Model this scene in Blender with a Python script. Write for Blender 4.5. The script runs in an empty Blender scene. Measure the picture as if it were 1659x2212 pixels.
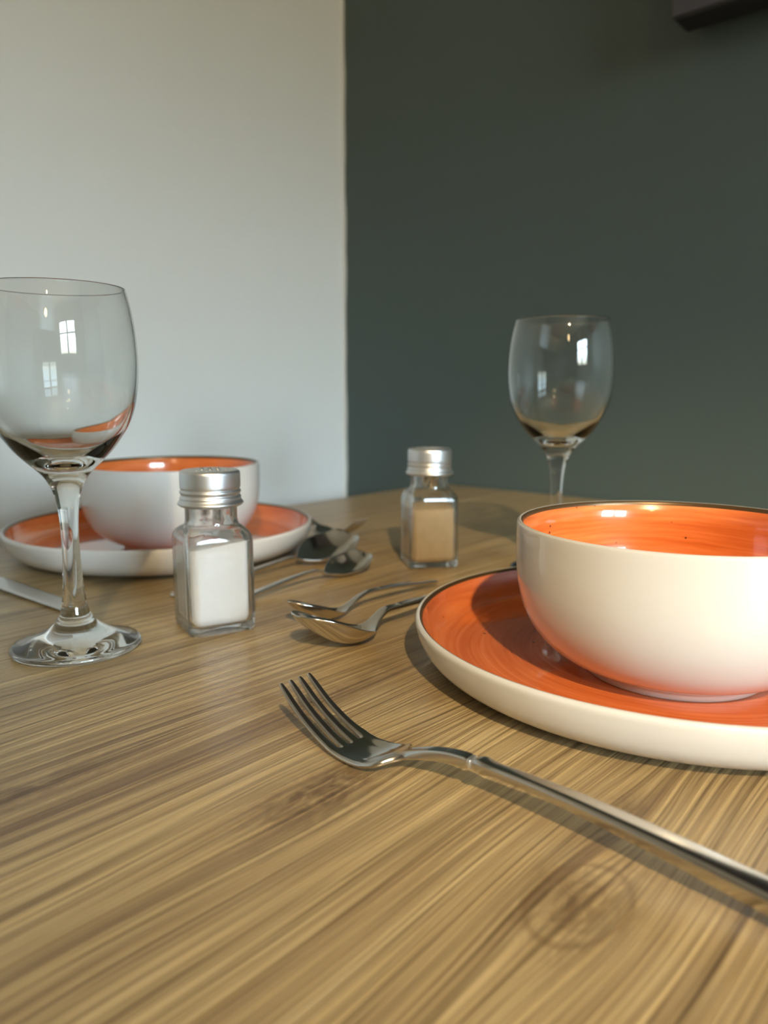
import bpy, bmesh, math, random
from mathutils import Vector, Matrix
random.seed(7)
S = bpy.context.scene
COL = S.collection
PI = math.pi
PHI = 0.73159                       # the table's grain runs 41.9 deg to the right of the view
RZ = PI / 2 - PHI                   # local X = along the grain, local Y = across it
UX, UY = math.sin(PHI), math.cos(PHI)


def uv(u, v):
    return (u * UX - v * UY, u * UY + v * UX)


# ------------------------------------------------------------------ helpers
def tag(o, label=None, cat=None, group=None, kind=None):
    if label: o['label'] = label
    if cat: o['category'] = cat
    if group: o['group'] = group
    if kind: o['kind'] = kind
    return o


def empty(name, loc=(0, 0, 0), rz=0.0, label=None, cat=None, group=None):
    o = bpy.data.objects.new(name, None)
    COL.objects.link(o)
    o.location = loc
    o.rotation_euler = (0, 0, rz)
    o.empty_display_size = 0.02
    return tag(o, label, cat, group)


def link_mesh(name, me, mats, parent=None, loc=None, rz=None):
    o = bpy.data.objects.new(name, me)
    COL.objects.link(o)
    for m in (mats if isinstance(mats, (list, tuple)) else [mats]):
        me.materials.append(m)
    if parent: o.parent = parent
    if loc: o.location = loc
    if rz is not None: o.rotation_euler = (0, 0, rz)
    return o


def from_bm(name, bm, mats, parent=None, smooth=True, loc=None, rz=None, recalc=True):
    if recalc:
        bmesh.ops.recalc_face_normals(bm, faces=bm.faces)
    me = bpy.data.meshes.new(name)
    bm.to_mesh(me)
    bm.free()
    if smooth:
        for p in me.polygons: p.use_smooth = True
    return link_mesh(name, me, mats, parent, loc, rz)


def add_box(bm, x0, x1, y0, y1, z0, z1, bev=0.0, seg=3):
    r = bmesh.ops.create_cube(bm, size=1.0)
    vs = r['verts']
    for v in vs:
        v.co = Vector(((x0 + x1) / 2 + v.co.x * (x1 - x0), (y0 + y1) / 2 + v.co.y * (y1 - y0), (z0 + z1) / 2 + v.co.z * (z1 - z0)))
    if bev > 0:
        es = list({e for v in vs for e in v.link_edges})
        bmesh.ops.bevel(bm, geom=es, offset=bev, segments=seg, profile=0.5, affect='EDGES')
    return bm


def box_obj(name, dims, mats, parent=None, bev=0.0, smooth=False, loc=None, rz=None):
    bm = bmesh.new()
    add_box(bm, *dims, bev=bev)
    return from_bm(name, bm, mats, parent, smooth, loc, rz)


def catmull(pts, n=6):
    """smooth a profile of (r, z); a point written (r, z, 1) is a corner"""
    out = []
    P = [tuple(p) for p in pts]
    for i in range(len(P) - 1):
        p1, p2 = P[i], P[i + 1]
        p0 = P[i - 1] if i > 0 and len(p1) == 2 else p1
        p3 = P[i + 2] if i + 2 < len(P) and len(p2) == 2 else p2
        for k in range(n):
            t = k / n
            q = []
            for a in (0, 1):
                q.append(0.5 * (2 * p1[a] + (p2[a] - p0[a]) * t + (2 * p0[a] - 5 * p1[a] + 4 * p2[a] - p3[a]) * t * t
                                + (3 * p1[a] - p0[a] - 3 * p2[a] + p3[a]) * t ** 3))
            out.append((max(q[0], 0.0), q[1]))
    out.append(P[-1][:2])
    return out


def lathe_bm(prof, n=96, mat_fn=None):
    bm = bmesh.new()
    rings = []
    for (r, z) in prof:
        if r < 1e-6:
            rings.append([bm.verts.new((0, 0, z))])
        else:
            rings.append([bm.verts.new((r * math.cos(2 * PI * k / n), r * math.sin(2 * PI * k / n), z)) for k in range(n)])
    for i in range(len(rings) - 1):
        a, b = rings[i], rings[i + 1]
        for k in range(n):
            k2 = (k + 1) % n
            if len(a) == 1 and len(b) == 1: continue
            if len(a) == 1: f = bm.faces.new((a[0], b[k2], b[k]))
            elif len(b) == 1: f = bm.faces.new((a[k], a[k2], b[0]))
            else: f = bm.faces.new((a[k], a[k2], b[k2], b[k]))
            if mat_fn: f.material_index = mat_fn(i)
    return bm


def lathe(name, prof, mats, parent=None, n=96, mat_fn=None, loc=None):
    return from_bm(name, lathe_bm(prof, n, mat_fn), mats, parent, True, loc)


# ------------------------------------------------------------------ materials
def new_mat(name):
    m = bpy.data.materials.new(name)
    m.use_nodes = True
    nt = m.node_tree
    return m, nt, nt.nodes['Principled BSDF']


def N(nt, typ, **kw):
    n = nt.nodes.new(typ)
    for k, v in kw.items():
        setattr(n, k, v)
    return n


def math_n(nt, op, a, b=None, c=None):
    n = N(nt, 'ShaderNodeMath', operation=op)
    for i, x in enumerate((a, b, c)):
        if x is None: continue
        if isinstance(x, (int, float)): n.inputs[i].default_value = x
        else: nt.links.new(x, n.inputs[i])
    return n.outputs[0]


def ramp(nt, fac, stops, interp='LINEAR'):
    n = N(nt, 'ShaderNodeValToRGB')
    n.color_ramp.interpolation = interp
    el = n.color_ramp.elements
    while len(el) < len(stops): el.new(0.5)
    for e, (p, c) in zip(el, stops):
        e.position = p
        e.color = (*c, 1) if len(c) == 3 else c
    nt.links.new(fac, n.inputs[0])
    return n.outputs[0]


def mixc(nt, fac, a, b, blend='MIX'):
    n = N(nt, 'ShaderNodeMix', data_type='RGBA', blend_type=blend)
    for idx, x in ((0, fac), (6, a), (7, b)):
        if isinstance(x, (int, float)): n.inputs[idx].default_value = x
        elif isinstance(x, tuple): n.inputs[idx].default_value = (*x, 1)
        else: nt.links.new(x, n.inputs[idx])
    return n.outputs[2]


def noise(nt, vec, scale=1.0, detail=2.0, rough=0.5, dist=0.0):
    n = N(nt, 'ShaderNodeTexNoise')
    n.inputs['Scale'].default_value = scale
    n.inputs['Detail'].default_value = detail
    n.inputs['Roughness'].default_value = rough
    n.inputs['Distortion'].default_value = dist
    nt.links.new(vec, n.inputs['Vector'])
    return n.outputs['Fac']


def comb(nt, x, y, z=0.0):
    n = N(nt, 'ShaderNodeCombineXYZ')
    for i, q in enumerate((x, y, z)):
        if isinstance(q, (int, float)): n.inputs[i].default_value = q
        else: nt.links.new(q, n.inputs[i])
    return n.outputs[0]


def simple(name, col, rough=0.5, metal=0.0, coat=0.0, spec=None):
    m, nt, b = new_mat(name)
    b.inputs['Base Color'].default_value = (*col, 1)
    b.inputs['Roughness'].default_value = rough
    b.inputs['Metallic'].default_value = metal
    if coat:
        b.inputs['Coat Weight'].default_value = coat
        b.inputs['Coat Roughness'].default_value = 0.05
    if spec is not None: b.inputs['Specular IOR Level'].default_value = spec
    return m


def wall_paint(name, col, bump=0.02, rough=0.6):
    m, nt, b = new_mat(name)
    tc = N(nt, 'ShaderNodeTexCoord').outputs['Object']
    f = noise(nt, tc, 2.2, 3)
    c = mixc(nt, f, tuple(x * 0.94 for x in col), tuple(min(1, x * 1.05) for x in col))
    nt.links.new(c, b.inputs['Base Color'])
    b.inputs['Roughness'].default_value = rough
    bp = N(nt, 'ShaderNodeBump')
    bp.inputs['Strength'].default_value = bump * 4
    bp.inputs['Distance'].default_value = 0.001
    nt.links.new(noise(nt, tc, 240, 3), bp.inputs['Height'])
    nt.links.new(bp.outputs[0], b.inputs['Normal'])
    return m


def wood():
    m, nt, b = new_mat('oak_laminate')
    tc = N(nt, 'ShaderNodeTexCoord').outputs['Object']
    sp = N(nt, 'ShaderNodeSeparateXYZ')
    nt.links.new(tc, sp.inputs[0])
    u, v = sp.outputs[0], sp.outputs[1]
    # slow waviness of the grain
    w = noise(nt, comb(nt, math_n(nt, 'MULTIPLY', u, 5.0), math_n(nt, 'MULTIPLY', v, 9.0)), 1.0, 2)
    vv = math_n(nt, 'ADD', v, math_n(nt, 'MULTIPLY', math_n(nt, 'SUBTRACT', w, 0.5), 0.007))
    knots = [(0.171, 0.184, .036, .013, 1.0), (0.179, 0.088, .026, .013, .8), (0.100, 0.262, .045, .011, .8),
             (0.229, 0.098, .020, .008, .6), (0.290, 0.204, .060, .010, .45), (0.245, 0.245, .060, .009, .5), (0.40, 0.30, .07, .016, .5),
             (0.55, 0.20, .09, .02, .5), (0.13, -.02, .06, .015, .5)]
    shade = None
    ring = None
    for (ku, kv, a, bb, s) in knots:
        du = math_n(nt, 'DIVIDE', math_n(nt, 'SUBTRACT', u, ku), a)
        dv0 = math_n(nt, 'SUBTRACT', v, kv)
        dv = math_n(nt, 'DIVIDE', dv0, bb)
        q = math_n(nt, 'ADD', math_n(nt, 'MULTIPLY', du, du), math_n(nt, 'MULTIPLY', dv, dv))
        g = math_n(nt, 'EXPONENT', math_n(nt, 'MULTIPLY', q, -1.0))
        # spread the grain lines around the knot
        g2 = math_n(nt, 'EXPONENT', math_n(nt, 'MULTIPLY', q, -0.35))
        vv = math_n(nt, 'SUBTRACT', vv, math_n(nt, 'MULTIPLY', math_n(nt, 'MULTIPLY', dv0, g2), 0.42))
        gs = math_n(nt, 'MULTIPLY', g, s)
        shade = gs if shade is None else math_n(nt, 'MAXIMUM', shade, gs)
    broad = noise(nt, comb(nt, math_n(nt, 'MULTIPLY', u, 2.6), math_n(nt, 'MULTIPLY', vv, 34.0)), 1.0, 4, .55)
    mid = noise(nt, comb(nt, math_n(nt, 'MULTIPLY', u, 3.6), math_n(nt, 'MULTIPLY', vv, 250.0), 3.1), 1.0, 5, .62)
    fine = noise(nt, comb(nt, math_n(nt, 'MULTIPLY', u, 9.0), math_n(nt, 'MULTIPLY', vv, 1050.0), 7.7), 1.0, 3, .6)
    tone = math_n(nt, 'ADD', math_n(nt, 'MULTIPLY', broad, 0.40), math_n(nt, 'MULTIPLY', mid, 0.60))
    line = noise(nt, comb(nt, math_n(nt, 'MULTIPLY', u, 2.8), math_n(nt, 'MULTIPLY', vv, 480.0), 11.3), 1.0, 3, .6)
    base = ramp(nt, tone, [(0.30, (.150, .098, .053)), (0.40, (.240, .166, .085)), (0.49, (.328, .238, .118)), (0.60, (.410, .308, .160)), (0.74, (.50, .39, .220))])
    kn = noise(nt, comb(nt, math_n(nt, 'MULTIPLY', u, 70.0), math_n(nt, 'MULTIPLY', v, 150.0), 1.3), 1.0, 4, .65, 1.2)
    kfac = math_n(nt, 'MULTIPLY', shade, ramp(nt, kn, [(0.40, (1, 1, 1)), (0.66, (0.18, 0.18, 0.18))]))
    base = mixc(nt, kfac, base, (.085, .047, .024))
    fl = ramp(nt, fine, [(0.30, (.42, .38, .35)), (0.47, (.96, .95, .94)), (0.66, (1.38, 1.36, 1.31))])
    base = mixc(nt, 1.0, base, fl, 'MULTIPLY')
    base = mixc(nt, 1.0, base, ramp(nt, line, [(0.30, (.50, .45, .42)), (0.42, (1, 1, 1))]), 'MULTIPLY')
    # darker brown heartwood band across the left half
    bd = math_n(nt, 'DIVIDE', math_n(nt, 'SUBTRACT', vv, .248), .034)
    bu = math_n(nt, 'DIVIDE', math_n(nt, 'SUBTRACT', u, .13), .17)
    bg_ = math_n(nt, 'EXPONENT', math_n(nt, 'MULTIPLY', math_n(nt, 'ADD', math_n(nt, 'MULTIPLY', bd, bd), math_n(nt, 'MULTIPLY', bu, bu)), -1.0))
    base = mixc(nt, math_n(nt, 'MULTIPLY', bg_, ramp(nt, mid, [(0.36, (.85, .85, .85)), (0.60, (.18, .18, .18))])), base, (.130, .078, .047))
    # two growth rings of the round knot near the camera
    rd = math_n(nt, 'SQRT', math_n(nt, 'ADD', math_n(nt, 'POWER', math_n(nt, 'DIVIDE', math_n(nt, 'SUBTRACT', u, 0.179), 1.5), 2.0),
                                 math_n(nt, 'POWER', math_n(nt, 'SUBTRACT', v, 0.088), 2.0)))
    rdn = math_n(nt, 'ADD', rd, math_n(nt, 'MULTIPLY', math_n(nt, 'SUBTRACT', noise(nt, tc, 90, 3), .5), .004))
    rings = ramp(nt, math_n(nt, 'MULTIPLY', rdn, 40.0), [(0.18, (0, 0, 0)), (0.24, (.35, .35, .35)), (0.30, (0, 0, 0)), (0.46, (0, 0, 0)), (0.52, (.5, .5, .5)), (0.58, (0, 0, 0))])
    base = mixc(nt, rings, base, (.13, .075, .035))
    nt.links.new(base, b.inputs['Base Color'])
    rr = N(nt, 'ShaderNodeMapRange')
    rr.inputs[3].default_value = 0.36
    rr.inputs[4].default_value = 0.22
    nt.links.new(fine, rr.inputs[0])
    nt.links.new(rr.outputs[0], b.inputs['Roughness'])
    ridg = noise(nt, comb(nt, math_n(nt, 'MULTIPLY', u, 6.0), math_n(nt, 'MULTIPLY', vv, 900.0), 2.2), 1.0, 2, .5)
    bp = N(nt, 'ShaderNodeBump')
    bp.inputs['Strength'].default_value = 0.8
    bp.inputs['Distance'].default_value = 0.00028
    nt.links.new(ridg, bp.inputs['Height'])
    nt.links.new(bp.outputs[0], b.inputs['Normal'])
    return m


def glaze_orange(name, flat_z):
    """hand-brushed orange glaze: concentric brush strokes and small dark specks"""
    m, nt, b = new_mat(name)
    tc = N(nt, 'ShaderNodeTexCoord').outputs['Object']
    sp = N(nt, 'ShaderNodeSeparateXYZ')
    nt.links.new(tc, sp.inputs[0])
    r = math_n(nt, 'SQRT', math_n(nt, 'ADD', math_n(nt, 'POWER', sp.outputs[0], 2.0), math_n(nt, 'POWER', sp.outputs[1], 2.0)))
    path = math_n(nt, 'ADD', r, math_n(nt, 'MULTIPLY', sp.outputs[2], -1.0))       # runs from the middle up the wall
    nx = math_n(nt, 'DIVIDE', sp.outputs[0], math_n(nt, 'ADD', r, 1e-4))
    ny = math_n(nt, 'DIVIDE', sp.outputs[1], math_n(nt, 'ADD', r, 1e-4))
    wob = math_n(nt, 'MULTIPLY', math_n(nt, 'SUBTRACT', noise(nt, tc, 16, 2), .5), .005)
    path = math_n(nt, 'ADD', path, wob)
    st = noise(nt, comb(nt, math_n(nt, 'MULTIPLY', nx, 1.3), math_n(nt, 'MULTIPLY', ny, 1.3), math_n(nt, 'MULTIPLY', path, 540.0)), 1.0, 4, .65)
    br = noise(nt, comb(nt, math_n(nt, 'MULTIPLY', nx, .9), math_n(nt, 'MULTIPLY', ny, .9), math_n(nt, 'MULTIPLY', path, 130.0)), 1.0, 2, .5)
    f = math_n(nt, 'ADD', math_n(nt, 'MULTIPLY', st, .55), math_n(nt, 'MULTIPLY', br, .45))
    c = ramp(nt, f, [(0.33, (.50, .095, .018)), (0.48, (.64, .145, .030)), (0.58, (.72, .185, .048)), (0.70, (.80, .29, .10))])
    vo = N(nt, 'ShaderNodeTexVoronoi', feature='F1')
    vo.inputs['Scale'].default_value = 165
    nt.links.new(tc, vo.inputs['Vector'])
    keep = math_n(nt, 'GREATER_THAN', noise(nt, vo.outputs['Position'], 37.0, 0), 0.535)
    sc = N(nt, 'ShaderNodeSeparateColor')
    nt.links.new(vo.outputs['Color'], sc.inputs[0])
    size = math_n(nt, 'MULTIPLY', sc.outputs[0], 0.145)
    dot = math_n(nt, 'MULTIPLY', math_n(nt, 'LESS_THAN', vo.outputs['Distance'], size), keep)
    c = mixc(nt, dot, c, (.09, .022, .010))
    nt.links.new(c, b.inputs['Base Color'])
    b.inputs['Roughness'].default_value = 0.22
    b.inputs['Specular IOR Level'].default_value = 0.3
    b.inputs['Coat Weight'].default_value = 1.0
    b.inputs['Coat Roughness'].default_value = 0.012
    bp = N(nt, 'ShaderNodeBump')
    bp.inputs['Strength'].default_value = 0.12
    bp.inputs['Distance'].default_value = 0.0002
    nt.links.new(st, bp.inputs['Height'])
    nt.links.new(bp.outputs[0], b.inputs['Normal'])
    return m


def glaze_white():
    m, nt, b = new_mat('cream_white_glaze')
    tc = N(nt, 'ShaderNodeTexCoord').outputs['Object']
    c = mixc(nt, noise(nt, tc, 14, 3), (.57, .54, .49), (.63, .605, .56))
    nt.links.new(c, b.inputs['Base Color'])
    b.inputs['Roughness'].default_value = 0.3
    b.inputs['Specular IOR Level'].default_value = 0.3
    b.inputs['Coat Weight'].default_value = 0.8
    b.inputs['Coat Roughness'].default_value = 0.015
    return m


def steel(name, rough, col=(.60, .585, .56), brushed=0.0):
    m, nt, b = new_mat(name)
    tc = N(nt, 'ShaderNodeTexCoord').outputs['Object']
    f = noise(nt, tc, 160, 3)
    c = mixc(nt, f, tuple(x * .93 for x in col), tuple(x * 1.05 for x in col))
    nt.links.new(c, b.inputs['Base Color'])
    b.inputs['Metallic'].default_value = 1.0
    b.inputs['Roughness'].default_value = rough
    if brushed:
        sp = N(nt, 'ShaderNodeSeparateXYZ')
        nt.links.new(tc, sp.inputs[0])
        h = noise(nt, comb(nt, math_n(nt, 'MULTIPLY', sp.outputs[0], 30.0), math_n(nt, 'MULTIPLY', sp.outputs[1], 30.0), math_n(nt, 'MULTIPLY', sp.outputs[2], 5200.0)), 1.0, 2)
        bp = N(nt, 'ShaderNodeBump')
        bp.inputs['Strength'].default_value = brushed
        bp.inputs['Distance'].default_value = 0.0001
        nt.links.new(h, bp.inputs['Height'])
        nt.links.new(bp.outputs[0], b.inputs['Normal'])
    return m


def glass(name, col=(.985, 1.0, .995), ior=1.5):
    m, nt, b = new_mat(name)
    b.inputs['Base Color'].default_value = (*col, 1)
    b.inputs['Roughness'].default_value = 0.0
    b.inputs['Transmission Weight'].default_value = 1.0
    b.inputs['IOR'].default_value = ior
    return m


def powder(name, lo, hi, scale):
    m, nt, b = new_mat(name)
    tc = N(nt, 'ShaderNodeTexCoord').outputs['Object']
    f = noise(nt, tc, scale, 5, .7)
    g = noise(nt, tc, 2600, 2)
    c = mixc(nt, math_n(nt, 'ADD', math_n(nt, 'MULTIPLY', f, .7), math_n(nt, 'MULTIPLY', g, .3)), lo, hi)
    nt.links.new(c, b.inputs['Base Color'])
    b.inputs['Roughness'].default_value = 0.9
    bp = N(nt, 'ShaderNodeBump')
    bp.inputs['Strength'].default_value = 0.4
    bp.inputs['Distance'].default_value = 0.0006
    nt.links.new(f, bp.inputs['Height'])
    nt.links.new(bp.outputs[0], b.inputs['Normal'])
    return m


def emit(name, col, strength):
    m = bpy.data.materials.new(name)
    m.use_nodes = True
    nt = m.node_tree
    nt.nodes.remove(nt.nodes['Principled BSDF'])
    e = N(nt, 'ShaderNodeEmission')
    e.inputs[0].default_value = (*col, 1)
    e.inputs[1].default_value = strength
    nt.links.new(e.outputs[0], nt.nodes['Material Output'].inputs[0])
    return m, nt, e


M_WOOD = wood()
M_WHITE_WALL = wall_paint('white_wall_paint', (.72, .69, .63))
M_GREEN_WALL = wall_paint('dark_green_wall_paint', (.072, .095, .085), rough=.5)
M_CEIL = wall_paint('ceiling_paint', (.80, .77, .72))
M_BACK = wall_paint('warm_grey_paint', (.36, .33, .29))
M_FLOOR = simple('brown_floor', (.16, .10, .06), .4)
M_DARKWOOD = simple('dark_table_leg', (.03, .028, .026), .5)
M_EDGE = simple('table_edge_band', (.25, .16, .08), .45)
M_WGLAZE = glaze_white()
M_OGLAZE = glaze_orange('orange_brushed_glaze', .009)
M_RIM = simple('bronze_rim_line', (.11, .066, .028), .34, .55)
M_STEEL = steel('polished_steel', .13, (.66, .64, .61))
M_STEEL_SATIN = steel('satin_steel', .16)
M_CAP = steel('brushed_aluminium', .38, (.75, .77, .79), .25)
M_GLASS = glass('clear_glass')
M_JAR = glass('jar_glass', (.99, .996, .994))
_nt = M_JAR.node_tree
_tr = N(_nt, 'ShaderNodeBsdfTransparent')
_tr.inputs[0].default_value = (.985, .995, .99, 1)
_mx = N(_nt, 'ShaderNodeMixShader')
_mx.inputs[0].default_value = .10
_nt.links.new(_nt.nodes['Principled BSDF'].outputs[0], _mx.inputs[1])
_nt.links.new(_tr.outputs[0], _mx.inputs[2])
_nt.links.new(_mx.outputs[0], _nt.nodes['Material Output'].inputs[0])
M_SALT = powder('white_salt', (.86, .855, .85), (.96, .96, .965), 220)
M_PEPPER = powder('ground_white_pepper', (.40, .27, .13), (.66, .50, .30), 160)
M_TVBODY = simple('dark_grey_plastic', (.014, .013, .014), .6)
M_TVSCREEN = simple('switched_off_screen', (.060, .054, .062), .35)
M_FRAME = simple('white_window_frame', (.7, .7, .7), .4)
M_HOLE = simple('dark_hole', (.012, .012, .012), .9)
M_LAMP = simple('white_lamp_housing', (.7, .7, .68), .4)

# ------------------------------------------------------------------ room
UW, VW = 0.926, 0.921          # green wall plane (u) and white wall plane (v)
U0, V0 = -3.2, -3.0
ZF, ZC = -0.75, 1.80
rot = dict(loc=(0, 0, 0), rz=RZ)


def structure(o, label, cat):
    return tag(o, label, cat, kind='structure')


structure(box_obj('floor', (U0 - .15, UW + .15, V0 - .15, VW + .15, ZF - .1, ZF), M_FLOOR, **rot), 'brown floor of the dining room', 'floor')
structure(box_obj('ceiling', (U0 - .15, UW + .15, V0 - .15, VW + .15, ZC, ZC + .1), M_CEIL, **rot), 'off white ceiling of the dining room', 'ceiling')
structure(box_obj('wall_left', (U0 - .15, UW, VW, VW + .15, ZF, ZC), M_WHITE_WALL, **rot), 'plain white painted wall behind the left place setting', 'wall')
structure(box_obj('wall_right', (UW, UW + .15, V0 - .15, VW + .15, ZF, ZC), M_GREEN_WALL, **rot), 'dark green painted wall behind the table', 'wall')
structure(box_obj('wall_rear', (U0 - .15, U0, V0 - .15, VW, ZF, ZC), M_BACK, **rot), 'warm grey wall behind the camera', 'wall')
# narrow uneven strip of white paint that runs round the corner onto the green wall
bm = bmesh.new()
prev = None
nz = 160
for i in range(nz + 1):
    z = ZF + (ZC - ZF) * i / nz
    wdt = .0052 + .0007 * math.sin(z * 23) + .0006 * math.sin(z * 61 + 1) + random.uniform(-.0003, .0003) + (.001 if z > .33 else 0)
    a = bm.verts.new((UW - .0006, VW, z)); c = bm.verts.new((UW - .0006, VW - wdt, z))
    d = bm.verts.new((UW, VW - wdt, z)); e = bm.verts.new((UW, VW, z))
    cur = (a, c, d, e)
    if prev:
        for k in range(4):
            bm.faces.new((prev[k], prev[(k + 1) % 4], cur[(k + 1) % 4], cur[k]))
    prev = cur
structure(from_bm('trim_1', bm, M_WHITE_WALL, None, False, **rot), 'thin white paint edge down the wall corner', 'trim')

# window wall opposite the white wall
WU0, WU1, WZ0, WZ1 = -1.20, 0.22, 0.32, 1.30
bm = bmesh.new()
add_box(bm, U0, WU0, V0 - .15, V0, ZF, ZC)
add_box(bm, WU1, UW, V0 - .15, V0, ZF, ZC)
add_box(bm, WU0, WU1, V0 - .15, V0, ZF, WZ0)
add_box(bm, WU0, WU1, V0 - .15, V0, WZ1, ZC)
structure(from_bm('wall_back', bm, M_BACK, None, False, **rot), 'wall with the window opposite the white wall', 'wall')
win = empty('window_1', (0, 0, 0), RZ)
structure(win, 'daylit white sash window opposite the white wall', 'window')
bm = bmesh.new()
fw = .06
add_box(bm, WU0, WU0 + fw, V0 - .1, V0 - .03, WZ0, WZ1)
add_box(bm, WU1 - fw, WU1, V0 - .1, V0 - .03, WZ0, WZ1)
add_box(bm, WU0 + fw, WU1 - fw, V0 - .1, V0 - .03, WZ0, WZ0 + fw)
add_box(bm, WU0 + fw, WU1 - fw, V0 - .1, V0 - .03, WZ1 - fw, WZ1)
um = (WU0 + WU1) / 2
add_box(bm, um - .055, um + .055, V0 - .1, V0 - .03, WZ0 + fw, WZ1 - fw)
add_box(bm, WU0 + fw, um - .035, V0 - .095, V0 - .035, .90, .94)
add_box(bm, um + .035, WU1 - fw, V0 - .095, V0 - .035, .90, .94)
from_bm('window_frame', bm, M_FRAME, win, False)
box_obj('window_sill', (WU0 - .05, WU1 + .05, V0 - .02, V0 + .10, WZ0 - .04, WZ0), M_FRAME, win)
m_pane = bpy.data.materials.new('window_glass')
m_pane.use_nodes = True
nt = m_pane.node_tree
nt.nodes.remove(nt.nodes['Principled BSDF'])
_t = N(nt, 'ShaderNodeBsdfTransparent'); _g = N(nt, 'ShaderNodeBsdfGlossy'); _m = N(nt, 'ShaderNodeMixShader')
_g.inputs['Roughness'].default_value = .02
_m.inputs[0].default_value = .06
nt.links.new(_t.outputs[0], _m.inputs[1]); nt.links.new(_g.outputs[0], _m.inputs[2]); nt.links.new(_m.outputs[0], nt.nodes['Material Output'].inputs[0])
box_obj('pane', (WU0 + fw, um - .035, V0 - .075, V0 - .07, WZ0 + fw, WZ1 - fw), m_pane, win)
box_obj('pane', (um + .035, WU1 - fw, V0 - .075, V0 - .07, WZ0 + fw, WZ1 - fw), m_pane, win)

# ------------------------------------------------------------------ television on the green wall
tv = empty('television', (*uv(.866, -.10), .53), RZ, 'dark grey flat television mounted high on the green wall', 'television')
box_obj('casing', (0.006, .045, -.465, .4655, 0.0025, .56), M_TVBODY, tv, .003)
box_obj('screen', (-.0005, .0075, -.4655, .4655, 0.0035, .56), M_TVSCREEN, tv, .0015)
box_obj('wall_bracket', (.044, .0598, -.15, .15, .12, .42), M_TVBODY, tv, .002)

# ------------------------------------------------------------------ dining table
table = empty('dining_table', (0, 0, ZF), RZ, 'oak look dining table with straight wood grain, set for two', 'table')
TU0, TU1, TV0, TV1 = -.42, .9195, -.62, .711
bm = bmesh.new()
cr = .022
pts = []
for (cx, cy, a0) in ((TU1 - cr, TV1 - cr, 0), (TU0 + cr, TV1 - cr, 90), (TU0 + cr, TV0 + cr, 180), (TU1 - cr, TV0 + cr, 270)):
    for k in range(9):
        a = math.radians(a0 + 90 * k / 8)
        pts.append((cx + cr * math.cos(a), cy + cr * math.sin(a)))
top = [bm.verts.new((x, y, .75)) for x, y in pts]
bot = [bm.verts.new((x, y, .722)) for x, y in pts]
bm.faces.new(top)
fb = bm.faces.new(list(reversed(bot)))
for i in range(len(pts)):
    j = (i + 1) % len(pts)
    f = bm.faces.new((bot[i], bot[j], top[j], top[i]))
    f.material_index = 1
te = [ed for ed in bm.edges if ed.verts[0] in top and ed.verts[1] in top]
bmesh.ops.bevel(bm, geom=te, offset=.0025, segments=3, profile=.5, affect='EDGES')
tt = from_bm('tabletop', bm, [M_WOOD, M_EDGE], table, False)
for (lu, lv) in ((TU0 + .09, TV0 + .09), (TU0 + .09, TV1 - .09), (TU1 - .09, TV0 + .09), (TU1 - .09, TV1 - .09)):
    box_obj('leg', (lu - .03, lu + .03, lv - .03, lv + .03, 0, .722), M_DARKWOOD, table, .004)

# ------------------------------------------------------------------ plates and bowls
RP = .130
plate_out = catmull([(0, .0022, 1), (.090, .0022, 1), (.0925, .0), (.0965, .0), (.100, .0022), (.108, .0028), (.1155, .0046), (.1215, .0080),
                     (.1258, .0125), (.1285, .0180), (.1298, .0228), (RP, .0250), (.1295, .0262), (.1287, .0267), (.1278, .0266)], 6)
plate_band = [(.1278, .0266), (.1273, .0264), (.12685, .0260), (.1265, .0255), (.12625, .0249)]
plate_in = catmull([(.12625, .0249), (.1257, .0230), (.1240, .0185), (.1210, .0140), (.1160, .0108), (.108, .0096), (.095, .0091), (.05, .009), (0, .009)], 6)

BZ = .0705                         # bowl height
RB = .0745
bowl_out = catmull([(0, .003, 1), (.0365, .003, 1), (.0375, .0), (.0405, .0), (.0425, .0035), (.0475, .0058), (.0555, .0100), (.0635, .0172), (.0695, .0270),
                    (.0728, .0380), (.0742, .0500), (RB, .0620), (.0744, .0690), (.0739, .0701), (.0732, BZ), (.0725, .0704)], 6)
bowl_band = [(.0725, .0704), (.0721, .0701), (.07175, .0697), (.0715, .0690), (.0714, .0683)]
bowl_in = catmull([(.0714, .0683), (.0703, .0655), (.0696, .0620), (.0692, .0575), (.0688, .0515), (.0678, .0445), (.0655, .0370), (.0612, .0285), (.0550, .0207), (.0465, .0140), (.034, .0096), (.018, .0080), (0, .0078)], 6)


def ceramic(name, out, band, inn, loc, label, cat, group):
    root = empty(name, loc, 0, label, cat, group)
    lathe('glazed_outside', out, M_WGLAZE, root, 144)
    lathe('glazed_inside', inn, M_OGLAZE, root, 144)
    lathe('rim_line', band, M_RIM, root, 144)
    return root


def copy_tree(o, parent=None):
    c = o.copy()
    COL.objects.link(c)
    if parent: c.parent = parent
    for ch in list(o.children): copy_tree(ch, c)
    return c


PL, PR = (-.1946, .6649), (.1459, .3727)
BL, BR = (-.1814, .6471), (.1371, .3484)
plate = ceramic('dinner_plate', plate_out, plate_band, plate_in, (*PR, 0), 'orange and cream dinner plate at the right, beside the long foreground fork', 'plate', 'orange dinner plates')
p2 = copy_tree(plate)
p2.location = (*PL, 0); p2.rotation_euler.z = 2.1
p2['label'] = 'orange and cream dinner plate at the left, behind the salt shaker'
bowl = ceramic('soup_bowl', bowl_out, bowl_band, bowl_in, (*BR, .0091), 'large cream bowl with orange inside on the near right plate', 'bowl', 'orange lined bowls')
b2 = copy_tree(bowl)
b2.location = (*BL, .0091); b2.rotation_euler.z = 1.3
b2['label'] = 'cream bowl with orange inside on the far left plate'

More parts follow.
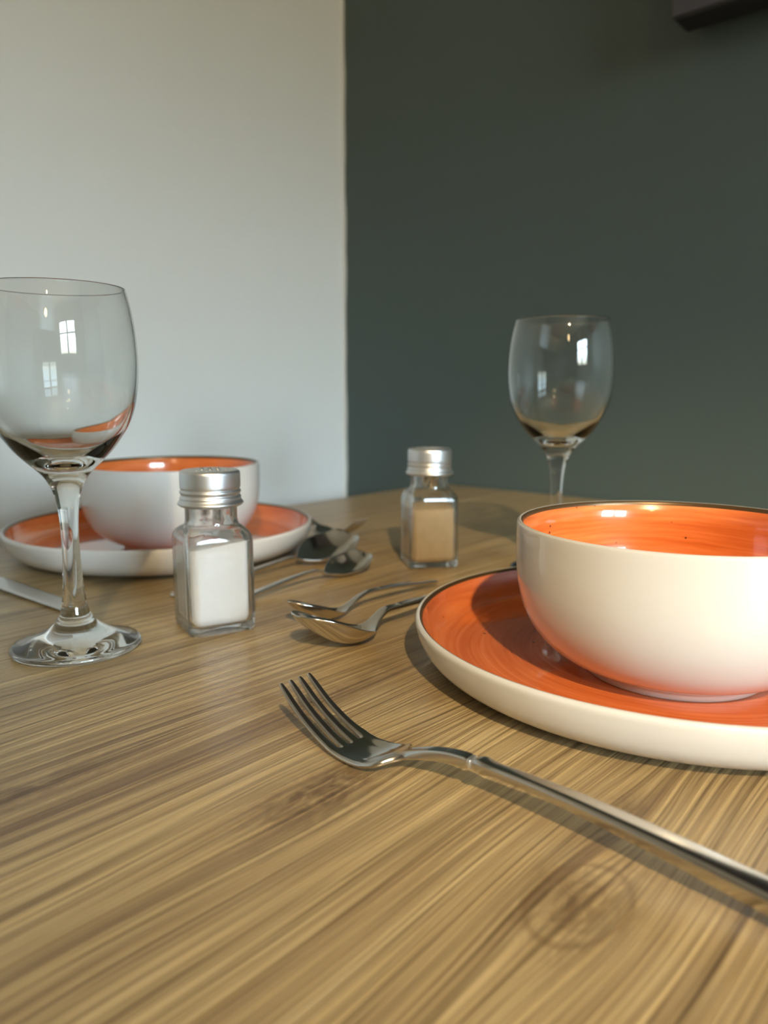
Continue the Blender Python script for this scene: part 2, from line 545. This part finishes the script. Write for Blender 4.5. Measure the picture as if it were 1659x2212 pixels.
# ------------------------------------------------------------------ wine glasses
g_out = catmull([(0, .0010), (.018, .0008), (.029, .0002), (.0325, .0008), (.0339, .0022), (.0330, .0038), (.0290, .0053), (.0240, .0070), (.0185, .0094), (.0140, .0122),
                 (.0112, .0148), (.0098, .0168, 1), (.0084, .0188), (.0074, .0215), (.0064, .0265), (.0055, .0330), (.0050, .0420), (.0046, .0540), (.0045, .0660),
                 (.0052, .0765), (.0060, .0820), (.0069, .0860, 1), (.0086, .0905), (.0112, .0950), (.0150, .0992), (.0195, .1035), (.0245, .1088), (.0290, .1150), (.0335, .1225),
                 (.0367, .1310), (.0386, .1410), (.0395, .1525), (.0394, .1630), (.0385, .1740), (.0369, .1840), (.0350, .1919)], 8)
g_rim = [(.0349, .1923), (.0344, .19250), (.03395, .1922)]
g_in = catmull([(.03385, .1915), (.0357, .1840), (.0373, .1740), (.0382, .1630), (.0382, .1525), (.0371, .1410), (.0347, .1310), (.0306, .1222), (.0252, .1150),
                (.0190, .1092), (.0125, .1048), (.0068, .1024), (.0030, .1017), (0, .1016)], 8)
g_prof = g_out + g_rim + g_in
NG = 96


def glass_parts(root):
    full = lathe_bm(g_prof, NG)
    bmesh.ops.recalc_face_normals(full, faces=full.faces)
    full.normal_update()
    full.verts.ensure_lookup_table()
    i1 = min(range(len(g_out)), key=lambda i: abs(g_out[i][1] - .0168) + abs(g_out[i][0] - .0098))
    i2 = min(range(len(g_out)), key=lambda i: abs(g_out[i][1] - .0860) + abs(g_out[i][0] - .0069))
    starts, k = [], 0
    for (r, z) in g_prof:
        starts.append(k)
        k += 1 if r < 1e-6 else NG
    me = bpy.data.meshes.new('tmp'); full.to_mesh(me)
    co = [v.co.copy() for v in full.verts]; no = [v.normal.copy() for v in full.verts]
    faces = [[v.index for v in f.verts] for f in full.faces]
    full.free(); bpy.data.meshes.remove(me)

    def ring_of(vi):
        lo, hi = 0, len(starts) - 1
        while lo < hi:
            mid = (lo + hi + 1) // 2
            if starts[mid] <= vi: lo = mid
            else: hi = mid - 1
        return lo
    for nm, a, bb in (('foot', 0, i1), ('stem', i1, i2), ('glass_bowl', i2, len(g_prof))):
        fs = [f for f in faces if all(a <= ring_of(vi) <= bb for vi in f)]
        used = sorted({vi for f in fs for vi in f}); mp = {vi: k for k, vi in enumerate(used)}
        m2 = bpy.data.meshes.new(nm)
        m2.from_pydata([co[i] for i in used], [], [[mp[i] for i in f] for f in fs])
        for p in m2.polygons: p.use_smooth = True
        m2.normals_split_custom_set_from_vertices([no[i] for i in used])
        link_mesh(nm, m2, M_GLASS, root)


wg = empty('wine_glass', (-.1693, .4044, 0), 0, 'empty wine glass at the left edge, in front of the left plate', 'wine glass', 'empty wine glasses')
glass_parts(wg)
wg2 = copy_tree(wg)
wg2.location = (.1335, .5860, 0)
wg2['label'] = 'empty wine glass standing behind the right bowl against the green wall'


# ------------------------------------------------------------------ salt and pepper shakers
def rsq(a, rc, z, n=7, flat=3):
    """rounded square ring, half size a, corner radius rc"""
    out = []
    c = a - rc
    for q in range(4):
        a0 = q * PI / 2
        cx, cy = ((c, c), (-c, c), (-c, -c), (c, -c))[q]
        for k in range(n):
            t = a0 + PI / 2 * k / (n - 1)
            out.append((cx + rc * math.cos(t), cy + rc * math.sin(t), z))
        nx_, ny_ = ((-c, c), (-c, -c), (c, -c), (c, c))[q]
        ex, ey = cx + rc * math.cos(a0 + PI / 2), cy + rc * math.sin(a0 + PI / 2)
        fx, fy = nx_ + rc * math.cos(a0 + PI / 2), ny_ + rc * math.sin(a0 + PI / 2)
        for k in range(1, flat + 1):
            t = k / (flat + 1)
            out.append((ex + (fx - ex) * t, ey + (fy - ey) * t, z))
    return out


def loft(rings, cap0=True, cap1=True):
    bm = bmesh.new()
    R = [[bm.verts.new(p) for p in r] for r in rings]
    n = len(R[0])
    for i in range(len(R) - 1):
        for k in range(n):
            k2 = (k + 1) % n
            bm.faces.new((R[i][k], R[i][k2], R[i + 1][k2], R[i + 1][k]))
    for flag, ring, z in ((cap0, R[0], 0), (cap1, R[-1], 1)):
        if flag:
            c = bm.verts.new(sum((v.co for v in ring), Vector()) / n)
            for k in range(n):
                k2 = (k + 1) % n
                bm.faces.new((ring[k2], ring[k], c) if z == 0 else (ring[k], ring[k2], c))
    return bm


HB = .0200


def jar_rings():
    out = [(HB - .0035, .005, .0018), (HB - .0030, .0048, .0004), (HB - .0018, .0050, .0), (HB - .0004, .0056, .0012), (HB, .0058, .0035), (HB, .0058, .012), (HB, .0058, .025), (HB, .0058, .040), (HB, .0058, .0530),
           (HB - .0004, .0062, .0566), (HB - .0014, .0078, .0592), (HB - .0030, .0106, .0613), (HB - .0045, .0140, .0628), (.0154, .0153, .0643), (.0151, .0151, .0660), (.0151, .0151, .0720), (.0151, .0151, .0800), (.0148, .0148, .0850)]
    ti = .0026
    inn = [(.0132, .0132, .0850), (.0130, .0130, .0800), (.0130, .0130, .0670), (.0133, .0133, .0640), (.0146, .0122, .0620), (HB - ti - .0020, .0082, .0596), (HB - ti - .0006, .0058, .0568), (HB - ti, .0046, .0530), (HB - ti, .0044, .030),
           (HB - ti, .0044, .010), (HB - ti - .0004, .0046, .0062), (HB - ti - .002, .005, .0046), (HB - ti - .006, .006, .0040)]
    return [rsq(*r[:2], r[2]) for r in out + inn]


def fill_bm(top, slope, seed):
    rnd = random.Random(seed)
    a = HB - .0026 - .00022
    rs = [rsq(a - .006, .006, .0045), rsq(a - .002, .005, .0051), rsq(a - .0004, .0046, .0066)]
    steps = 7
    for k in range(steps):
        z = .010 + (top - .010) * k / (steps - 1)
        ring = rsq(a, .0043, z)
        if k >= steps - 3:
            f = (k - steps + 4) / 3
            ring = [(x, y, zz + f * (slope[0] * x + slope[1] * y)) for x, y, zz in ring]
        rs.append(ring)
    last = rs[-1]
    for sc in (.93, .7, .4, .15):
        rs.append([(x * sc, y * sc, top + (slope[0] * x + slope[1] * y) * sc + .0016 * (1 - sc) + rnd.uniform(-.0005, .0005)) for x, y, _ in last])
    return loft(rs)


cap_prof = catmull([(0, .0948), (.010, .09475), (.0154, .0946), (.0168, .0941), (.0174, .0929), (.0175, .0905), (.0175, .0868), (.0174, .0846), (.0170, .0838), (.0169, .0832), (.0176, .0826), (.0177, .0818), (.0171, .0808),
                    (.0170, .0800), (.0176, .0792), (.0178, .0784), (.0177, .0776), (.0184, .0764), (.0190, .0756), (.0189, .0748), (.0176, .0738), (.0168, .0735), (.0160, .0736), (.0156, .0760)], 4)


def shaker(name, loc, turn, label, fill_name, fill_mat, top, slope, group, caprot):
    root = empty(name, loc, math.radians(turn), label, 'shaker', group)
    from_bm('glass_jar', loft(jar_rings(), True, True), M_JAR, root)
    from_bm(fill_name, fill_bm(top, slope, len(name)), fill_mat, root)
    cap = lathe('screw_cap', cap_prof, M_CAP, root, 96)
    spots = [(0, 0)] + [(.0052 * math.cos(k * PI / 3), .0052 * math.sin(k * PI / 3)) for k in range(6)] + [(.0104 * math.cos(k * PI / 5 + .2), .0104 * math.sin(k * PI / 5 + .2)) for k in range(10)]
    for (x, y) in spots:
        zt = .0946 + (0.0002 if math.hypot(x, y) < .008 else 0)
        hp = [(0, -.0001), (.0006, -.0001), (.0008, .0003), (.0010, .0005), (.0012, .0003), (.0014, -.0004)]
        lathe('hole', hp, [M_HOLE, M_CAP], cap, 14, lambda i: 0 if i < 2 else 1, (x, y, zt))
    cap.rotation_euler.z = caprot
    return root


SALT = (-.1018, .4437)
PEP = (.0366, .6105)
shaker('salt_shaker', (*SALT, 0), 29.2, 'square glass salt shaker full of white salt, beside the left wine glass', 'salt', M_SALT, .0505, (.10, -.10), 'glass salt and pepper shakers', .3)
shaker('pepper_shaker', (*PEP, 0), 11.5, 'square glass pepper shaker full of beige ground pepper, beside the right bowl', 'ground_pepper', M_PEPPER, .0490, (.02, .10), 'glass salt and pepper shakers', .9)


# ------------------------------------------------------------------ cutlery
def interp(tab, s):
    """piecewise cubic through rows (s, a, b, ...)"""
    if s <= tab[0][0]: return tab[0][1:]
    if s >= tab[-1][0]: return tab[-1][1:]
    for i in range(len(tab) - 1):
        if tab[i][0] <= s <= tab[i + 1][0]:
            break
    s1, s2 = tab[i][0], tab[i + 1][0]
    h = s2 - s1
    t = (s - s1) / h
    out = []
    for c in range(1, len(tab[0])):
        y1, y2 = tab[i][c], tab[i + 1][c]
        d = (y2 - y1) / h
        dm = (y1 - tab[i - 1][c]) / (s1 - tab[i - 1][0]) if i > 0 else d
        dp = (tab[i + 2][c] - y2) / (tab[i + 2][0] - s2) if i + 2 < len(tab) else d
        m1 = 0 if dm * d <= 0 else (dm + d) / 2
        m2 = 0 if dp * d <= 0 else (dp + d) / 2
        if i == 0: m1 = d
        if i + 2 >= len(tab): m2 = d
        out.append((2 * t ** 3 - 3 * t * t + 1) * y1 + (t ** 3 - 2 * t * t + t) * h * m1 + (-2 * t ** 3 + 3 * t * t) * y2 + (t ** 3 - t * t) * h * m2)
    return out


def thick_sheet(bm, grid, thick, skip=None):
    """grid[i][j] = Vector, thick[i][j]; makes a closed solid of the sheet; skip(i, j) leaves a quad out"""
    ni, nj = len(grid), len(grid[0])
    nor = [[None] * nj for _ in range(ni)]
    for i in range(ni):
        for j in range(nj):
            a = grid[min(i + 1, ni - 1)][j] - grid[max(i - 1, 0)][j]
            b = grid[i][min(j + 1, nj - 1)] - grid[i][max(j - 1, 0)]
            n = a.cross(b)
            if n.length < 1e-12: n = Vector((0, 0, 1))
            n.normalize()
            if n.z < 0: n = -n
            nor[i][j] = n
    T = {}; B = {}
    quads = [(i, j) for i in range(ni - 1) for j in range(nj - 1) if not (skip and skip(i, j))]
    for (i, j) in quads:
        for (a, b) in ((i, j), (i + 1, j), (i + 1, j + 1), (i, j + 1)):
            if (a, b) not in T:
                T[a, b] = bm.verts.new(grid[a][b] + nor[a][b] * thick[a][b] * .5)
                B[a, b] = bm.verts.new(grid[a][b] - nor[a][b] * thick[a][b] * .5)
    edges = {}
    for (i, j) in quads:
        c = [(i, j), (i + 1, j), (i + 1, j + 1), (i, j + 1)]
        bm.faces.new([T[q] for q in c])
        bm.faces.new([B[q] for q in reversed(c)])
        for k in range(4):
            e = (c[k], c[(k + 1) % 4])
            if (e[1], e[0]) in edges: del edges[(e[1], e[0])]
            else: edges[e] = 1
    for (a, b) in edges:
        bm.faces.new((T[b], T[a], B[a], B[b]))


def subsurf(o, lv=2):
    md = o.modifiers.new('Subdivision', 'SUBSURF')
    md.levels = lv
    md.render_levels = lv
    return o


def bar(name, tab, mat, parent, rows=40, n=20, power=4.5):
    """handle: rows (s, z centre, half width, half height); superellipse section"""
    s0, s1 = tab[0][0], tab[-1][0]
    rings = []
    for i in range(rows + 1):
        s = s0 + (s1 - s0) * i / rows
        z, hw, hh = interp(tab, s)
        ring = []
        for k in range(n):
            a = 2 * PI * k / n
            c, d = math.cos(a), math.sin(a)
            pw = power if d >= 0 else 2.4
            ring.append((s, hw * math.copysign(abs(c) ** (2 / pw), c), z + hh * math.copysign(abs(d) ** (2 / pw), d)))
        rings.append(ring)
    o = from_bm(name, loft(rings), mat, parent)
    return subsurf(o, 1)


def bowl_part(name, tab, mat, parent, roll=0.0, rows=46, cols=12):
    """spoon bowl and neck: rows (s, z bottom, half width, dish depth, thickness)"""
    s0, s1 = tab[0][0], tab[-1][0]
    grid, thk = [], []
    for i in range(rows + 1):
        t = i / rows
        s = s0 + (s1 - s0) * (1 - (1 - t) ** 1.35)
        z, hw, d, tk = interp(tab, s)
        row, tr = [], []
        for j in range(cols + 1):
            w = -1 + 2 * j / cols
            row.append(Vector((s, w * hw, z + d * abs(w) ** 2.2 + roll * min(1, d / .004) * (w * hw + .0034))))
            tr.append(tk * (1 - .35 * abs(w) ** 4))
        grid.append(row); thk.append(tr)
    bm = bmesh.new()
    thick_sheet(bm, grid, thk)
    return subsurf(from_bm(name, bm, mat, parent), 1)


# --- fork: local s runs from the handle to the tine tips
FZ = [(-.050, .0052), (-.03, .0075), (0, .0106), (.028, .0132), (.062, .0152), (.094, .0150), (.103, .0143), (.1125, .0120), (.125, .0072), (.133, .0034), (.140, .0016), (.147, .0018), (.155, .0038), (.163, .0072), (.1725, .0128), (.184, .0218)]


def make_fork(mat, loc, ang, label, group):
    root = empty('fork', loc, ang, label, 'fork', group)
    # columns: 4 tines of 3 verts each
    tips = .184
    root_s = .152
    hwt = [(.094, .0026), (.103, .0025), (.112, .0026), (.119, .0029), (.1232, .0038), (.1258, .0070), (.1282, .0104), (.131, .0114), (.138, .0117), (.147, .0112), (.158, .0107), (.170, .0103), (.184, .0098)]
    thk = [(.094, .0042), (.110, .0038), (.122, .0028), (.132, .0022), (.145, .0021), (.184, .0015)]
    S_ = [.094, .0965, .100, .104, .108, .112, .116, .119, .1215, .124, .126, .128, .130, .1325, .135, .138, .141, .144, .147, .150, root_s, .1535, .1555, .158, .1595, .161, .165, .169, .173, .177, .180, .1825, tips]
    grid, T = [], []
    for s in S_:
        z = interp(FZ, s)[0]; hw = interp(hwt, s)[0]; tk = interp(thk, s)[0]
        row, tr = [], []
        for k in range(4):
            cen = (-1 + 2 * (k + .5) / 4)
            tw = .25                                 # full column half width when not slotted
            if s >= root_s:
                f = min(1, (s - root_s) / .004)
                tw = .25 - .052 * f
                g = max(0, (s - .156) / (tips - .156))
                tw -= .042 * g
                if s >= .1825: tw *= .80
                if s >= tips: tw *= .6
            cenx = cen * (1.0 if s < root_s else 1.0 + .05 * (1 if s > root_s else 0))
            for q in (-1, 0, 1):
                w = cenx + q * tw
                if s < root_s: w = cen + q * .25 * (.999 if q else 1)
                wa = max(-1, min(1, w)) if s < root_s else w
                dish = .0014 * (wa * wa) * max(0, 1 - abs(s - .140) / .03)
                row.append(Vector((s, wa * hw, z + dish))); tr.append(tk)
        grid.append(row); T.append(tr)
    # where no slot, pull the doubled column edges apart a hair so that gap quads have area
    for i, s in enumerate(S_):
        if s <= root_s:
            hw = interp(hwt, s)[0]
            for k in range(3):
                b = -1 + 2 * (k + 1) / 4
                e = .052 if s > .135 else .05
                grid[i][3 * k + 2].y = (b - e) * hw
                grid[i][3 * k + 3].y = (b + e) * hw
    bm = bmesh.new()
    i_root = S_.index(root_s)
    thick_sheet(bm, grid, T, lambda i, j: i >= i_root and j % 3 == 2)
    subsurf(from_bm('fork_head', bm, mat, root), 2)
    hz = lambda s: interp(FZ, s)[0]
    rows = [(-.050, hz(-.05), .0016, .0012), (-.0495, hz(-.0495), .0040, .0024), (-.046, hz(-.046) - .0002, .0054, .0030), (-.02, hz(-.02) - .0010, .0054, .0036), (0, hz(0) - .0013, .0050, .0037), (.03, hz(.03) - .0008, .0044, .0030), (.06, hz(.06) - .0003, .0036, .0024), (.085, hz(.085), .0026, .0020), (.0935, hz(.0935), .0024, .00185), (.0938, hz(.0938), .0018, .0012)]
    bar('handle', rows, mat, root)
    rr = [(.0931, hz(.0931), .00245, .00192), (.0934, hz(.0934), .00255, .0020), (.0945, hz(.0945), .00255, .0020), (.0948, hz(.0948), .00245, .00192)]
    bar('collar', rr, M_CAP, root, 6)
    return root


def ray_pt(x, y, z):
    f, pitch, h = 1648.636, .15749, .13998
    dx, dy = (x - 829.5) / f, -(y - 1106) / f
    c, s = math.cos(pitch), math.sin(pitch)
    d = (dx, c + dy * s, -s + dy * c)
    t = (z - h) / d[2]
    return (d[0] * t, d[1] * t)


fork = make_fork(M_STEEL, (.1004, .1812, 0), math.radians(138.5), 'long steel fork in the foreground in front of the right plate', 'table forks')
fl = copy_tree(fork)
fd = math.atan2(-UX, UY)
fx, fy = (-.0588 + .008 * math.cos(fd), .7358 + .008 * math.sin(fd))
fl.location = (fx - .140 * math.cos(fd), fy - .140 * math.sin(fd), 0)
fl.rotation_euler.z = fd
fl['label'] = 'steel fork half hidden behind the left plate and the far tablespoon'


def make_spoon(name, loc, ang, roll, bowl_tab, handle_tab, label, group, mat):
    root = empty(name, loc, ang, label, 'spoon', group)
    bowl_part('spoon_bowl', bowl_tab, mat, root, roll)
    bar('handle', handle_tab, mat, root)
    return root


# right tablespoon (bowl towards the camera)
A47 = math.radians(47 + 180)
ox, oy = (.0221, .4555)
make_spoon('tablespoon', (ox, oy, 0), A47, 0,
           [(.020, .0132, .0024, 0, .0030), (.028, .0136, .0025, 0, .0030), (.034, .0126, .0030, .0, .0028), (.040, .0088, .0040, .0005, .0026), (.046, .0042, .0070, .0018, .0020), (.052, .0020, .0118, .0055, .0017), (.058, .0012, .0155, .0088, .0015),
            (.066, .0022, .0183, .0108, .0014), (.074, .0052, .0190, .0112, .0014), (.081, .0095, .0178, .0100, .0014), (.088, .0145, .0150, .0078, .0014), (.0935, .0190, .0108, .0048, .0014), (.0970, .0224, .0062, .0020, .0014), (.0985, .0244, .0018, .0004, .0012)],
           [(-.112, .0028, .0020, .0010), (-.1115, .0030, .0040, .0017), (-.107, .0036, .0046, .0018), (-.08, .0070, .0042, .0020), (-.04, .0108, .0034, .0020), (0, .0128, .0027, .0019), (.021, .0132, .0024, .0016)],
           'large tablespoon beside the right plate, nearer of the pair there', 'spoons by the right plate', M_STEEL)
A48 = math.radians(48 + 180)
tx, ty = ray_pt(940, 1256, .004)
make_spoon('teaspoon', (tx, ty, 0), A48, 0,
           [(.060, .0100, .0018, 0, .0024), (.068, .0104, .0018, 0, .0024), (.075, .0098, .0020, 0, .0022), (.084, .0072, .0026, 0, .0020), (.091, .0040, .0036, .0004, .0017), (.097, .0020, .0062, .0020, .0014), (.103, .0011, .0098, .0048, .0013), (.110, .0016, .0122, .0066, .0012),
            (.118, .0040, .0130, .0074, .0012), (.125, .0074, .0117, .0066, .0012), (.131, .0112, .0090, .0046, .0012), (.1355, .0150, .0055, .0022, .0012), (.1385, .0180, .0014, .0004, .001)],
           [(-.001, .0040, .0014, .0008), (0, .0042, .0032, .0014), (.004, .0048, .0038, .0015), (.021, .0066, .0035, .0016), (.046, .0092, .0024, .0015), (.061, .0100, .0018, .0013)],
           'small teaspoon between the large spoon and the pepper shaker', 'spoons by the right plate', M_STEEL)
# left pair (bowls pointing away)
A51 = math.radians(51)
make_spoon('teaspoon', (-.0490, .5515, 0), A51, .27,
           [(-.012, .0088, .0018, 0, .0022), (-.004, .0088, .0018, 0, .0022), (.003, .0074, .0024, 0, .002), (.009, .0040, .0036, .0008, .0017), (.015, .0018, .0074, .0032, .0014), (.022, .0009, .0112, .0050, .0013), (.030, .0009, .0132, .0064, .0012),
            (.038, .0017, .0134, .0064, .0012), (.046, .0040, .0116, .0054, .0012), (.052, .0070, .0090, .0050, .0012), (.0562, .0092, .0060, .0026, .0012), (.0582, .0107, .0034, .0010, .0012), (.0590, .0114, .0010, .0003, .001)],
           [(-.085, .0018, .0014, .0008), (-.0845, .0019, .0034, .0014), (-.080, .0022, .0038, .0015), (-.06, .0040, .0034, .0016), (-.03, .0072, .0024, .0015), (-.011, .0088, .0018, .0013)],
           'small teaspoon with handle running behind the salt shaker', 'spoons by the left plate', M_STEEL)
make_spoon('tablespoon', (-.0708, .5975, 0), A51, .24,
           [(-.018, .0080, .0022, 0, .0026), (-.008, .0088, .0022, 0, .0026), (-.002, .0086, .0026, 0, .0024), (.004, .0056, .0040, .0010, .002), (.010, .0030, .0084, .0036, .0016), (.017, .0014, .0134, .0064, .0014), (.025, .0009, .0172, .0092, .0014),
            (.035, .0012, .0198, .0108, .0014), (.045, .0026, .0197, .0106, .0014), (.054, .0054, .0172, .0088, .0014), (.062, .0090, .0132, .0086, .0014), (.0675, .0122, .0092, .0048, .0014), (.0703, .0146, .0052, .0018, .0014), (.0714, .0158, .0014, .0004, .0012)],
           [(-.118, .0016, .0020, .0010), (-.1175, .0018, .0040, .0015), (-.113, .0020, .0046, .0016), (-.085, .0030, .0040, .0018), (-.05, .0052, .0032, .0018), (-.017, .0080, .0022, .0015)],
           'large tablespoon lying along the right side of the left plate', 'spoons by the left plate', M_STEEL)

# table knife at the left edge
kx, ky = uv(.2205, .462)
kd = math.atan2(-UX, UY) + math.radians(3.6)
kn = empty('table_knife', (kx, ky, 0), kd, 'flat steel table knife lying behind the left wine glass stem', 'knife')
grid, T = [], []
for i in range(31):
    t = i / 30
    s = -.130 + .137 * t
    up = .0078 + .0010 * math.sin(min(1, max(0, (t - .05) / .5)) * PI)
    dn = -.0074
    if s > -.006:
        k = min(1, (s + .006) / .013)
        up = up * math.sqrt(max(0, 1 - k * k)) * .9 + dn * (1 - math.sqrt(max(0, 1 - k * k))) * .6
    if t < .12:
        up *= .55 + .45 * t / .12; dn *= .55 + .45 * t / .12
    z = .0030 - .0016 * t
    grid.append([Vector((s, dn + (up - dn) * j / 6, z + .0004 * (j / 6))) for j in range(7)])
    T.append([.0010 + .0010 * (j / 6) for j in range(7)])
bm = bmesh.new()
thick_sheet(bm, grid, T)
subsurf(from_bm('blade', bm, M_STEEL_SATIN, kn), 1)
bar('handle', [(-.235, .0030, .0030, .0014), (-.2345, .0030, .0062, .0026), (-.22, .0032, .0070, .0031), (-.17, .0034, .0060, .0033), (-.136, .0034, .0048, .0032), (-.128, .0033, .0040, .0026), (-.1265, .0033, .0030, .0018)], M_STEEL_SATIN, kn)

# ------------------------------------------------------------------ ceiling spotlight and light
LX, LY, LZ = .30, -1.90, 1.62
lamp = empty('ceiling_spotlight', (LX, LY, ZC), 0, 'warm white ceiling spotlight above the near side of the table', 'spotlight')
lathe('ceiling_rose', catmull([(0, 0, 1), (.05, 0, 1), (.05, -.012), (.044, -.02), (.01, -.022), (0, -.022)], 3), M_LAMP, lamp, 32)
lathe('stem', [(.007, -.02), (.007, -.075)], M_LAMP, lamp, 16)
tgt = Vector((.22, .36, 0))
dirv = (tgt - Vector((LX, LY, LZ))).normalized()
hd = lathe('lamp_head', catmull([(0, .075), (.03, .07), (.05, .045), (.060, 0), (.064, -.03), (.061, -.03), (.057, 0), (.046, .04), (0, .05)], 4), M_LAMP, lamp, 40)
hd.location = (0, 0, LZ - ZC)
hd.rotation_euler = (-dirv).to_track_quat('Z', 'Y').to_euler()
m_b, _, _ = emit('warm_bulb', (1.0, .72, .38), 55.0)
bl = lathe('bulb', catmull([(0, -.020), (.03, -.017), (.052, -.004), (.056, .008), (0, .03)], 4), m_b, hd, 32)
ld = bpy.data.lights.new('spot_beam', 'SPOT')
ld.energy = 360
ld.color = (1.0, .77, .46)
ld.spot_size = math.radians(20)
ld.spot_blend = .9
ld.shadow_soft_size = .03
lo = bpy.data.objects.new('spot_beam', ld)
COL.objects.link(lo)
lo.location = Vector((LX, LY, LZ)) + dirv * .05
ld.cycles.is_caustics_light = True
lo.rotation_euler = dirv.to_track_quat('-Z', 'Y').to_euler()
lo.visible_glossy = True

# added glowing globe further back, put in for warm glints in the glasses
glint_globe = empty('added_glint_lamp', (.22, -2.0, ZC), 0, 'added warm globe behind the camera, for glints in the glasses', 'added glint lamp')
lathe('ceiling_rose', catmull([(0, 0, 1), (.045, 0, 1), (.045, -.012), (.03, -.03), (.004, -.034)], 3), M_LAMP, glint_globe, 32)
lathe('cord', [(.003, -.03), (.003, -.57)], M_TVBODY, glint_globe, 10)
lathe('lamp_cap', catmull([(.003, -.57), (.02, -.575), (.026, -.59), (.028, -.615)], 3), M_CAP, glint_globe, 32)
m_g, _, _ = emit('added_globe_glow', (1.0, .70, .34), 30.0)
lathe('globe', catmull([(.027, -.612), (.060, -.640), (.086, -.70), (.078, -.76), (.045, -.80), (0, -.812)], 6), m_g, glint_globe, 40)

# world: daylight outside
W = bpy.data.worlds.new('daylight')
S.world = W
W.use_nodes = True
bg = W.node_tree.nodes['Background']
nt = W.node_tree
tc = N(nt, 'ShaderNodeTexCoord').outputs['Generated']
sp = N(nt, 'ShaderNodeSeparateXYZ'); nt.links.new(tc, sp.inputs[0])
el = math_n(nt, 'ADD', sp.outputs[2], math_n(nt, 'MULTIPLY', math_n(nt, 'SUBTRACT', noise(nt, tc, 14, 4), .5), .07))
nt.links.new(ramp(nt, math_n(nt, 'ADD', math_n(nt, 'MULTIPLY', el, 2.0), .3), [(0.0, (.17, .16, .12)), (0.44, (.20, .20, .155)), (0.54, (.34, .42, .44)), (0.66, (.66, .86, 1.0)), (1.0, (.62, .84, 1.0))]), bg.inputs[0])
bg.inputs[1].default_value = 76.0
pd = bpy.data.lights.new('window_portal', 'AREA')
pd.shape = 'RECTANGLE'
pd.size = WU1 - WU0 - .1
pd.size_y = WZ1 - WZ0 - .1
pd.cycles.is_portal = True
po = bpy.data.objects.new('window_portal', pd)
COL.objects.link(po)
px_, py_ = uv((WU0 + WU1) / 2, V0 - .12)
po.location = (px_, py_, (WZ0 + WZ1) / 2)
nv = Vector((*uv(0, 1), 0))
po.rotation_euler = nv.to_track_quat('-Z', 'Z').to_euler()

# ------------------------------------------------------------------ camera
cd = bpy.data.cameras.new('camera')
cam = bpy.data.objects.new('camera', cd)
COL.objects.link(cam)
cam.location = (0, 0, .13998)
cam.rotation_euler = (PI / 2 - .15749, 0, 0)
cd.sensor_width = 36
cd.lens = 1648.636 * 36 / 2212
cd.clip_start = .01
cd.dof.use_dof = True
cd.dof.focus_distance = .335
cd.dof.aperture_fstop = 8.5
S.camera = cam
for o in bpy.data.objects:
    if o.type == 'MESH' and o.data.materials and o.data.materials[0] in (M_GLASS,):
        o.cycles.is_caustics_caster = True
    elif o.type == 'MESH':
        o.cycles.is_caustics_receiver = True

S.view_settings.view_transform = 'Standard'
S.view_settings.look = 'None'
S.view_settings.exposure = 0.0
S.view_settings.gamma = 1.0
S.view_settings.use_curve_mapping = False
cy = S.cycles
cy.max_bounces = 14
cy.diffuse_bounces = 5
cy.glossy_bounces = 6
cy.transmission_bounces = 14
cy.transparent_max_bounces = 12
cy.caustics_reflective = True
cy.caustics_refractive = True
cy.blur_glossy = .6
cy.sample_clamp_indirect = 6.0
cy.use_denoising = True
cy.use_adaptive_sampling = True
cy.adaptive_threshold = 0.015
